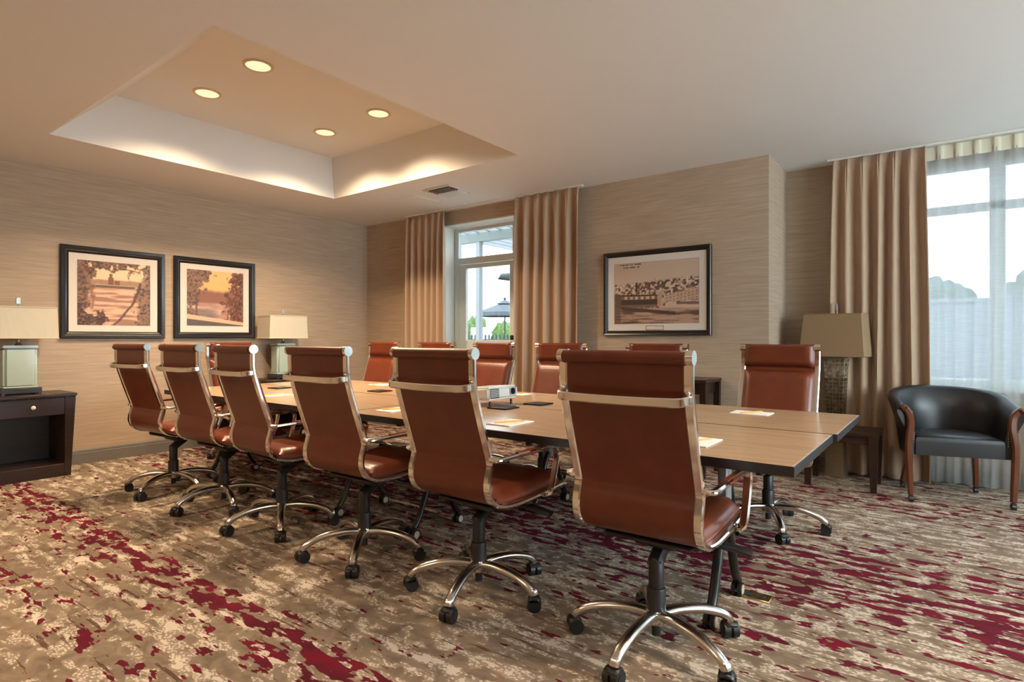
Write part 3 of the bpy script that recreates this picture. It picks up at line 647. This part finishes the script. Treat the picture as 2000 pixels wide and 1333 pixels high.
# ================================================================== tables (two rows of two)
def make_table(L, D, lx=.86):
    """flip-top table, local origin at floor centre, L along x"""
    t = thing('folding_table', 'x', 'table')
    b = BM(); box(b, (-L/2+.004, -D/2+.004, .706), (L/2-.004, D/2-.004, .740), .0015); obj('tabletop', b, M['laminate'], t, 0)
    b = BM()
    for a in ((-L/2, -D/2, L/2, -D/2+.0045), (-L/2, D/2-.0045, L/2, D/2), (-L/2, -D/2+.0045, -L/2+.0045, D/2-.0045), (L/2-.0045, -D/2+.0045, L/2, D/2-.0045)): box(b, (a[0], a[1], .7035), (a[2], a[3], .7395), .001)
    obj('edge_band', b, M['edge'], t, 0)
    b = BM(); box(b, (-lx, -.03, .655), (lx, .03, .69), .004); box(b, (-lx-.02, -.32, .690), (-lx+.02, .32, .705), .003); box(b, (lx-.02, -.32, .690), (lx+.02, .32, .705), .003)
    box(b, (-lx-.10, -.20, .665), (-lx+.08, -.14, .70), .005); box(b, (lx-.08, -.20, .665), (lx+.10, -.14, .70), .005); obj('tilt_frame', b, M['black_metal'], t)
    for s in (-1, 1):
        b = BM(); box(b, (s*lx-.02, -.035, .35), (s*lx+.02, .035, .70), .006); lg = obj('post', b, M['grey_metal'], t)
        for q in (-1, 1):
            b = BM(); sweep(b, catmull([(s*lx, q*.01, .40), (s*lx, q*.06, .33), (s*lx, q*.145, .13), (s*lx, q*.19, .068)], 4), rect_sec(.038, .030, .009)); obj('leg', b, M['black_metal'], t, 50)
            b = BM(); y = q*.19
            for w in (-1, 1): cyl(b, (s*lx+w*.006, y, .031), (s*lx+w*.022, y, .031), .031, n=20)
            cyl(b, (s*lx, y, .03), (s*lx, y, .075), .010, n=10); cw = obj('caster', b, M['black_plastic'], t)
            for w in (-1, 1): b = BM(); cyl(b, (s*lx+w*.022, y, .031), (s*lx+w*.0245, y, .031), .021, n=18); obj('caster_hub', b, M['hub'], cw)
    return t
TD = .825; TLn = 2.43
for i, (x, y, lb) in enumerate(((-1.628, 2.13+TD/2, 'tan-topped folding table with black edge, nearest the camera'), (-4.06, 2.13+TD/2, 'tan-topped folding table at the left end of the near chair row'),
                                (-1.612, 2.965+TD/2+.002, 'tan-topped folding table on the far side, nearest the armchair'), (-4.044, 2.965+TD/2+.002, 'tan-topped folding table on the far side, toward the room corner'))):
    o = make_table(TLn-.002, TD, (.86, .86, .60, 1.02)[i]); o.location = (x, y, 0); tag(o, lb, 'table', 'folding tables pushed together')

# ------------------------------------------------------------------ things on the tables
def notepad(x, y, rz, pz, lb, plb):
    b = BM(); box(b, (-.075, -.105, 0), (.075, .105, .004), .0006); o = tag(obj('notepad', b, M['paper'], None, 0), lb, 'notepad', 'notepads on the tables'); o.location = (x, y, .7405); o.rotation_euler = (0, 0, R(rz))
    p = thing('pencil', plb, 'pencil', (x, y, .7485), R(pz), 'pencils on the notepads')
    b = BM(); cyl(b, (-.085, 0, 0), (.070, 0, 0), .0036, n=6); obj('shaft', b, M['pencil'], p, 0)
    b = BM(); cyl(b, (.070, 0, 0), (.088, 0, 0), .0036, .0005, n=6); obj('tip', b, M['pencil_tip'], p, 0)
NP = [(-.905, 3.50, 90, 60, 'at the right end of the far table'), (-1.79, 2.36, 0, 62, 'before the projector on the near table'), (-2.66, 2.37, 0, 64, 'on the near table between the third and second chairs'),
      (-.84, 2.40, 0, 60, 'half hidden behind the nearest chair'), (-4.20, 3.56, 90, 70, 'on the far table before the leftmost far chair'), (-4.06, 2.42, 0, 66, 'at the left between two chair backs'), (-2.67, 3.60, 90, 70, 'behind the projector on the far table')]
for x, y, a, pa, w in NP: notepad(x, y, a, pa, 'small white notepad '+w, 'yellow pencil lying on the notepad '+w)
for x, y, lb in ((-2.15, 3.14, 'flat black square pad right of the projector, on the far table'), (-2.20, 2.83, 'flat black square pad under the front of the projector'), (-3.70, 3.12, 'flat black square pad at the middle of the far tables'), (-4.62, 2.79, 'flat black square pad farthest to the left on the tables')):
    b = BM(); box(b, (-.075, -.075, 0), (.075, .075, .008), .004, seg=2); box(b, (-.06, -.06, .007), (.06, .06, .0095), .002)
    o = tag(obj('table_pad', b, M['black_leather'], None), lb, 'pad', 'black square pads on the tables'); o.location = (x, y, .7405)
pj = thing('projector', 'small white projector standing on the tables, lens facing right', 'projector', (-2.41, 2.955, .7405), 0)
tilt = Matrix.Translation((0, 0, .034)) @ Matrix.Rotation(R(-4), 4, 'Y')
b = BM(); box(b, (-.125, -.155, 0), (.125, .155, .082), .016, tilt, 3); body = obj('body', b, M['proj'], pj, 50)
b = BM(); box(b, (.122, .055, .022), (.129, .125, .066), .003, tilt); lh = obj('lens_window', b, M['grey_metal'], pj)
b = BM(); cyl(b, tilt @ Vector((.126, .085, .044)), tilt @ Vector((.133, .085, .044)), .021, n=20); obj('lens', b, M['lens'], lh)
for i in range(7):
    for j in range(6):
        b = BM(); yy = -.135+i*.0125; zz = .014+j*.0105; box(b, (.1235, yy-.0045, zz-.0036), (.1262, yy+.0045, zz+.0036), 0, tilt); obj('vent_hole', b, M['dark'], body, 0)
b = BM(); box(b, (-.09, -.04, .080), (.03, .06, .084), .001, tilt); obj('top_panel', b, M['far_white'], pj)
for x, y, h in ((.10, -.12, .033), (.10, .10, .033), (-.10, 0, .042)):
    b = BM(); cyl(b, (x, y, 0), (x, y, h), .008, n=10); obj('foot', b, M['black_plastic'], pj)

# ================================================================== nightstands and table lamps on the long wall
def nightstand(y, lb):
    t = thing('side_cabinet', lb, 'cabinet', (-6.235, y, 0), 0, 'side cabinets on the long wall')   # faces +x
    hw = .335; d0, d1 = -.215, .235
    b = BM(); box(b, (d0, -hw-.01, .680), (d1+.005, hw+.01, .705), .004); tp = obj('top', b, M['espresso'], t)
    for k in range(44):
        pass
    b = BM()
    for k in range(46): yk = -hw+.015+k*.0144; cyl(b, (d1+.003, yk, .672), (d1+.003, yk, .682), .005, n=6)
    obj('beading', b, M['espresso'], tp)
    for s in (-1, 1):
        b = BM(); sx = (s*(hw-.055), s*hw); lo_ = (d0, min(s*(hw-.075), s*(hw-.03)), d1-.02, max(s*(hw-.075), s*(hw-.03))); hi_ = (d0, min(s*(hw-.075), s*hw), d1, max(s*(hw-.075), s*hw))
        hexa(b, lo_, hi_, 0, .680); obj('side_panel', b, M['espresso'], t, 0)
    b = BM(); box(b, (d0, -hw+.07, .02), (d0+.015, hw-.07, .68)); obj('back_panel', b, M['espresso'], t, 0)
    b = BM(); box(b, (d0, -hw+.06, .085), (d1-.03, hw-.06, .105), .002); box(b, (d1-.045, -hw+.06, .0), (d1-.022, hw-.06, .105), .002); obj('shelf', b, M['espresso'], t, 0)
    b = BM(); box(b, (d0+.02, -hw+.076, .525), (d1-.004, hw-.076, .672), .004); dr = obj('drawer', b, M['espresso'], t)
    b = BM(); cyl(b, (d1-.006, .04, .602), (d1+.014, .04, .602), .007, n=10); ball(b, (d1+.02, .04, .602), (.012, .017, .017)); obj('knob', b, M['mat'], dr)
nightstand(1.385, 'dark wood side cabinet with open shelf at the left edge of the picture')
nightstand(3.80, 'dark wood side cabinet with lamp, hidden behind the tables near the corner')
def table_lamp(y, lb):
    t = thing('table_lamp', lb, 'lamp', (-6.235, y, .7055), 0, 'celadon table lamps')
    b = BM(); box(b, (-.105, -.135, .008), (.105, .135, .055), .004)
    for sx in (-1, 1):
        for sy in (-1, 1): box(b, (sx*.095-.01, sy*.12-.01, 0), (sx*.095+.01, sy*.12+.01, .01))
    obj('base', b, M['edge'], t)
    b = BM(); box(b, (-.080, -.112, .052), (.080, .112, .395), .022, seg=3); box(b, (-.083, -.117, .385), (.083, .117, .408), .006, seg=2); box(b, (-.083, -.115, .052), (.083, .115, .068), .005); obj('body', b, M['ceramic'], t)
    b = BM(); lathe(b, [(.012, .405), (.026, .410), (.020, .425), (.012, .430), (.022, .440), (.022, .452), (.008, .458), (.006, .735), (.009, .742)], 16); obj('stem', b, M['bronze'], t)
    b = BM(); z0, z1 = .468, .727
    lo_ = [(-.135, -.243), (.135, -.243), (.135, .243), (-.135, .243)]; hi_ = [(-.130, -.234), (.130, -.234), (.130, .234), (-.130, .234)]
    a = [b.verts.new((x, yy, z0)) for x, yy in lo_]; c = [b.verts.new((x, yy, z1)) for x, yy in hi_]
    for i in range(4): b.faces.new((a[i], a[(i+1) % 4], c[(i+1) % 4], c[i]))
    b.faces.new(c)
    s = obj('shade', b, M['shade'], t, 0); md = s.modifiers.new('solid', 'SOLIDIFY'); md.thickness = .003
    b = BM()
    for (L_, z) in ((lo_, z0), (hi_, z1)):
        for i in range(4):
            p, q = L_[i], L_[(i+1) % 4]; cyl(b, (*p, z), (*q, z), .0045, n=6)
    obj('shade_rim', b, M['shade'], s)
    b = BM(); cyl(b, (0, 0, .735), (0, 0, .758), .007, n=10); box(b, (-.008, -.016, .755), (.008, .016, .812), .003); obj('finial', b, M['acrylic'], t)
table_lamp(1.385, 'celadon ceramic lamp with cream shade at the left edge, left of the framed prints')
table_lamp(3.805, 'celadon ceramic lamp with cream shade right of the framed prints, near the corner')

# ================================================================== console table below the sepia print
ct = thing('console_table', 'dark wood console table against the wall below the sepia city print', 'table', (-2.20, 5.0, 0))
b = BM(); box(b, (-.60, -.21, .795), (.60, .21, .825), .004); obj('top', b, M['espresso'], ct)
b = BM(); box(b, (-.56, -.18, .70), (.56, .18, .795), .003); obj('apron', b, M['espresso'], ct, 0)
for sx in (-1, 1):
    for sy in (-1, 1):
        b = BM(); hexa(b, (sx*.565-.018, sy*.175-.018, sx*.565+.018, sy*.175+.018), (sx*.57-.026, sy*.18-.026, sx*.57+.026, sy*.18+.026), 0, .795); obj('leg', b, M['espresso'], ct, 0)
# ================================================================== low side table and floor lamp by the window
st = thing('side_table', 'low dark wood side table between the conference table and the armchair', 'table', (-.675, 5.325, 0))
b = BM(); box(b, (-.265, -.215, .425), (.265, .215, .45), .004); obj('top', b, M['espresso'], st)
b = BM(); box(b, (-.235, -.185, .36), (.235, .185, .425), .003); obj('apron', b, M['espresso'], st, 0)
for sx in (-1, 1):
    for sy in (-1, 1):
        b = BM(); x, y = sx*.225, sy*.175; hexa(b, (x-.020, y-.020, x+.020, y+.020), (x-.032, y-.032, x+.032, y+.032), 0, .425); obj('leg', b, M['espresso'], st, 0)
fl = thing('floor_lamp', 'floor lamp with tan tapered shade and mosaic column before the drape', 'lamp', (-.765, 5.635, 0), R(-8))
b = BM(); hexa(b, (-.075, -.062, .075, .062), (-.060, -.05, .060, .05), 0.0, .52); obj('lower_column', b, M['bronze'], fl, 0)
b = BM(); hexa(b, (-.058, -.048, .058, .048), (-.082, -.067, .082, .067), .52, 1.00); mo = obj('mosaic_column', b, M['grout'], fl, 0)
rows = 15; cols = 5
for r_ in range(rows):
    z0 = .522+r_*.0318; z1 = z0+.0295
    for face in range(4):
        for c_ in range(cols if face % 2 == 0 else 4):
            nC = cols if face % 2 == 0 else 4; b = BM(); pts = []
            for z in (z0, z1):
                k = (z-.52)/.48; hx = .058+.024*k; hy = .048+.019*k
                for u in ((c_+.05)/nC, (c_+.95)/nC):
                    for off in (0, .003):
                        w = 2*u-1
                        p = {0: (w*hx, -hy-off), 1: (hx+off, w*hy), 2: (-w*hx, hy+off), 3: (-hx-off, -w*hy)}[face]
                        pts.append(b.verts.new((p[0], p[1], z)))
            a = pts   # [z0u0in,z0u0out,z0u1in,z0u1out,z1u0in,...]
            for q in ((1, 3, 7, 5), (0, 1, 5, 4), (2, 6, 7, 3), (0, 2, 3, 1), (4, 5, 7, 6)): b.faces.new([a[i] for i in q])
            if face in (0, 1, 3): obj('tile', b, M['mosaic_light' if r_ > 9 else 'mosaic'], mo, 0)
            else: b.free()
b = BM(); box(b, (-.075, -.06, 1.0), (.075, .06, 1.012), .003); cyl(b, (0, 0, 1.01), (0, 0, 1.40), .008, n=10); obj('stem', b, M['bronze'], fl)
b = BM(); lo_ = [(-.248, -.165), (.248, -.165), (.248, .165), (-.248, .165)]; hi_ = [(-.220, -.135), (.220, -.135), (.220, .135), (-.220, .135)]; z0, z1 = 1.022, 1.378
a = [b.verts.new((x, y, z0)) for x, y in lo_]; c = [b.verts.new((x, y, z1)) for x, y in hi_]
for i in range(4): b.faces.new((a[i], a[(i+1) % 4], c[(i+1) % 4], c[i]))
b.faces.new(c); s = obj('shade', b, M['shade_tan'], fl, 0); md = s.modifiers.new('solid', 'SOLIDIFY'); md.thickness = .003
b = BM()
for (L_, z) in ((lo_, z0), (hi_, z1)):
    for i in range(4): cyl(b, (*L_[i], z), (*L_[(i+1) % 4], z), .004, n=6)
obj('shade_rim', b, M['shade_tan'], s)
b = BM(); cyl(b, (0, 0, 1.38), (0, 0, 1.402), .009, n=10); box(b, (-.011, -.011, 1.40), (.011, .011, 1.472), .003); obj('finial', b, M['acrylic'], fl)

# ================================================================== barrel armchair
ac = thing('armchair', 'black leather barrel armchair with cherry wood legs beside the window', 'armchair', (.005, 5.345, 0), R(17))   # faces local -y
b = BM()
def seat_f(u, v, z, puff):
    return None
# seat: rounded D outline
def outline(n, hw, fy, by):
    pts = []
    for k in range(n+1):
        a = math.pi*k/n; pts.append((hw*math.cos(a), -.02+(by+.02)*math.sin(a)))
    return [(hw, fy)] + pts + [(-hw, fy)]
ol = outline(18, .262, -.205, .20)
rings = []
for z, s in ((.335, 1.0), (.43, 1.0), (.455, .985), (.470, .94), (.482, .80), (.488, .55), (.490, .25)):
    rings.append([b.verts.new((x*s, (y+.0)*s, z)) for x, y in ol])
m = len(ol)
for r0, r1 in zip(rings, rings[1:]):
    for j in range(m): b.faces.new((r0[j], r0[(j+1) % m], r1[(j+1) % m], r1[j]))
b.faces.new(rings[0][::-1]); b.faces.new(rings[-1]); obj('seat', b, M['black_leather'], ac, 60)
# wrap-around back: angle from right arm front to left arm front
b = BM(); NB = 44; ringsB = []
for k in range(NB+1):
    q = k/NB; a = R(-32+244*q); side = abs(2*q-1)
    cx, cy = math.cos(a), math.sin(a)
    rx, ry = .285, .235
    zt = .665+.135*(1-side**2.2); zb = .335
    flare = .055
    inn = []; prof = [(0.0, zb, 0), (0.02, zb-.0, 0), (.032, zb+.10, .0), (.034+flare*.35, (zb+zt)/2+.04, 0), (.040+flare, zt-.035, 0), (.044+flare, zt-.012, 0), (.030+flare, zt+.006, 0), (.008+flare*.8, zt+.004, 0), (-.010+flare*.62, zt-.02, 0), (-.016+flare*.25, (zb+zt)/2+.05, 0), (-.018, zb+.13, 0), (-.014, zb, 0)]
    y_s = .0
    if q < .13 or q > .87: pass
    ring = []
    for d, z, _ in prof:
        x = (rx+d)*cx; y = (ry+d)*cy if cy > 0 else (.20/.53)*cy*1.0*(1+d)
        ring.append(b.verts.new((x if cy > 0 else math.copysign(rx+d, cx)*(1 if True else 1)*(1-.02*abs(cy)), y, z)))
    ringsB.append(ring)
m = len(ringsB[0])
for r0, r1 in zip(ringsB, ringsB[1:]):
    for j in range(m): b.faces.new((r0[j], r0[(j+1) % m], r1[(j+1) % m], r1[j]))
b.faces.new(ringsB[0]); b.faces.new(ringsB[-1][::-1]); obj('backrest', b, M['black_leather'], ac, 60)
for s in (-1, 1):
    b = BM(); lp = catmull([(s*.335, -.238, .668), (s*.342, -.226, .676), (s*.330, -.216, .668), (s*.306, -.212, .63), (s*.296, -.216, .56), (s*.305, -.222, .48), (s*.312, -.226, .40), (s*.306, -.228, .22), (s*.298, -.230, .055)], 5)
    sweep(b, lp, rect_sec(.046, .046, .010), (0, 1, 0), lambda q: (.72+.9*q*(1-q)+.10, .72+.9*q*(1-q)+.02)); g = obj('front_leg', b, M['chair_wood'], ac, 40)
    b = BM(); lp = catmull([(s*.205, .150, .345), (s*.215, .165, .24), (s*.228, .190, .13), (s*.236, .215, .055)], 5)
    sweep(b, lp, rect_sec(.040, .042, .008), (1, 0, 0), lambda q: (1.05-.2*q, 1.05-.2*q)); g2 = obj('back_leg', b, M['chair_wood'], ac, 40)
    for (x, y), par in (((s*.298, -.230), g), ((s*.236, .215), g2)):
        b = BM(); cyl(b, (x-.012, y, .022), (x+.012, y, .022), .022, n=18); cyl(b, (x, y, .035), (x, y, .06), .012, n=10); box(b, (x-.016, y-.012, .026), (x+.016, y+.012, .048), .004); obj('caster', b, M['black_metal'], par)
    b = BM()
    for k in range(14):
        z = .43+k*.0165; ball(b, (s*(.276+.012*max(0, (z-.55)/.12)), -.214, z), .0042, 6)
    obj('nail_trim', b, M['bronze'], ac)

# ================================================================== brass floor socket
fs = thing('floor_socket', 'brass floor socket plate on the carpet right of the nearest chair', 'socket', (-.70, 2.765, 0), R(0))
b = BM(); box(b, (-.068, -.040, .0), (.068, .040, .006), .002); obj('plate', b, M['brass'], fs)
for x in (-.028, .028):
    b = BM(); cyl(b, (x, 0, .006), (x, 0, .0075), .018, n=16); obj('outlet', b, M['dark'], fs)

# ================================================================== outside
b = BM(); quad(b, (-60, 5.7, -.02), (60, 5.7, -.02), (60, 70, -.02), (-60, 70, -.02)); g = struct('ground_patio', b, M['patio'])
def dirp(px, d):   # a point at depth d in the direction of picture column px
    th = R(37); k = (px-1000)/1130.
    return Vector((-math.sin(th)+k*math.cos(th), math.cos(th)+k*math.sin(th), 0))*d
def umbrella(px, d, half, zt, ze, lb, val=.18):
    p = dirp(px, d); t = thing('patio_umbrella', lb, 'umbrella', (p.x, p.y, -.02), R(20))
    b = BM(); n = 8; rim = [b.verts.new((half*math.cos(2*math.pi*k/n), half*math.sin(2*math.pi*k/n), ze)) for k in range(n)]; rim2 = [b.verts.new((half*math.cos(2*math.pi*k/n), half*math.sin(2*math.pi*k/n), ze-val)) for k in range(n)]
    up = [b.verts.new((half*.22*math.cos(2*math.pi*k/n), half*.22*math.sin(2*math.pi*k/n), zt-.22)) for k in range(n)]
    for k in range(n): b.faces.new((rim[k], rim[(k+1) % n], up[(k+1) % n], up[k])); b.faces.new((rim2[k], rim2[(k+1) % n], rim[(k+1) % n], rim[k]))
    b.faces.new(up); obj('canopy', b, M['umbrella'], t, 0)
    b = BM(); cyl(b, (0, 0, zt-.2), (0, 0, zt), half*.30, .02, n=8); obj('vent_cap', b, M['umbrella'], t, 0)
    b = BM(); cyl(b, (0, 0, .05), (0, 0, zt-.1), .03, n=10); ball(b, (0, 0, zt+.05), .07); obj('pole', b, M['fence'], t)
    b = BM(); cyl(b, (0, 0, 0), (0, 0, .08), .35, n=20); obj('base', b, M['fence'], t)
    for k in range(8):
        b = BM(); a = 2*math.pi*k/8; cyl(b, (0, 0, zt-.25), (half*.97*math.cos(a), half*.97*math.sin(a), ze), .012, n=5); obj('rib', b, M['fence'], t)
umbrella(986, 28, 1.5, 3.05, 2.42, 'grey patio umbrella seen through the door glass')
umbrella(1062, 15, 1.25, 3.0, 2.80, 'grey patio umbrella tip near the top of the door glass', .05)
# pergola
pg = thing('pergola', 'white slatted pergola on the patio seen through the transom', 'pergola', (0, 0, 0))
p0 = dirp(936, 9.5)
for q in (p0, p0+Vector((4.5, 0, 0)), p0+Vector((0, 4.0, 0)), p0+Vector((4.5, 4.0, 0))):
    b = BM(); box(b, (q.x-.045, q.y-.045, -.02), (q.x+.045, q.y+.045, 2.75), .006); obj('post', b, M['far_white'], pg)
for yy in (p0.y, p0.y+4.0):
    b = BM(); box(b, (p0.x-.8, yy-.05, 2.75), (p0.x+5.3, yy+.05, 2.90), .006); obj('beam', b, M['pergola'], pg)
for k in range(26):
    b = BM(); x = p0.x-.7+k*.23; box(b, (x, p0.y-.6, 2.90), (x+.05, p0.y+4.6, 2.98)); obj('rafter', b, M['far_white'], pg, 0)
# picket fence
fc = thing('picket_fence', 'black metal picket fence beyond the patio seen through the door glass', 'fence', (0, 0, 0))
a = dirp(915, 19); e = dirp(1030, 17); dv = e-a; L_ = dv.length
pm = BM(); box(pm, (-.02, -.02, 0), (.02, .02, 1.30)); pk = obj('picket', pm, M['fence'], fc, 0)
npk = int(L_/.17)
for k in range(npk):
    o = pk if k == 0 else link(pk.copy(), fc); q = a+dv*(k/npk); o.location = (q.x, q.y, -.02)
for z in (.25, 1.12):
    b = BM(); cyl(b, (a.x, a.y, z), (e.x, e.y, z), .022, n=6); obj('rail', b, M['fence'], fc)
sb = dirp(943, 24); b = BM(); box(b, (sb.x-.62, sb.y-.04, .6), (sb.x+.38, sb.y+.04, 1.62), .01); box(b, (sb.x-.5, sb.y-.03, -.02), (sb.x-.44, sb.y+.03, .6)); box(b, (sb.x+.2, sb.y-.03, -.02), (sb.x+.26, sb.y+.03, .6))
tag(obj('sign_board', b, M['paper'], None), 'white panel standing before the hedge outside the door', 'panel')
def bush(p, r, h, lb, seed, grp, name='shrub', mat='green'):
    rs = random.Random(seed); b = BM(); bmesh.ops.create_icosphere(b, subdivisions=4, radius=1.0)
    for v in b.verts:
        n = v.co.copy(); k = 1+.14*math.sin(n.x*9+seed)*math.sin(n.y*8)+.10*rs.uniform(-1, 1); v.co = Vector((n.x*r*k, n.y*r*k, max(-.02, h*.5+n.z*h*.5*k)))
    o = tag(obj(name, b, M[mat], None, 0), lb, name, grp); o.location = (p.x, p.y, 0)
for i, (px, lb) in enumerate(((875, 'bright green hedge shrub beyond the fence, left of the pergola post'), (930, 'bright green hedge shrub beyond the fence, behind the white panel'), (985, 'bright green hedge shrub beyond the fence, under the grey umbrella'))):
    bush(dirp(px, 36), .74, 2.35+.2*math.sin(i*2.1), lb, i+1, 'hedge shrubs outside the door')
gw = BM(); box(gw, (-1.4, 18.0, -.02), (16, 18.25, 2.05)); box(gw, (-1.45, 17.95, 2.05), (16, 18.3, 2.15), .01); tag(obj('garden_wall', gw, M['stone'], None, 0), 'grey garden wall seen dimly through the sheer curtain', 'wall')
for i, (x, lb) in enumerate(((-.6, 'tree crown above the garden wall, beside the window drape'), (3.4, 'tree crown above the garden wall, at the right edge of the picture'))):
    bush(Vector((x, 32.+.5*i, 0)), 1.75, 3.7+.3*i, lb, i+20, 'tree crowns behind the garden wall', 'tree', 'far_tree')
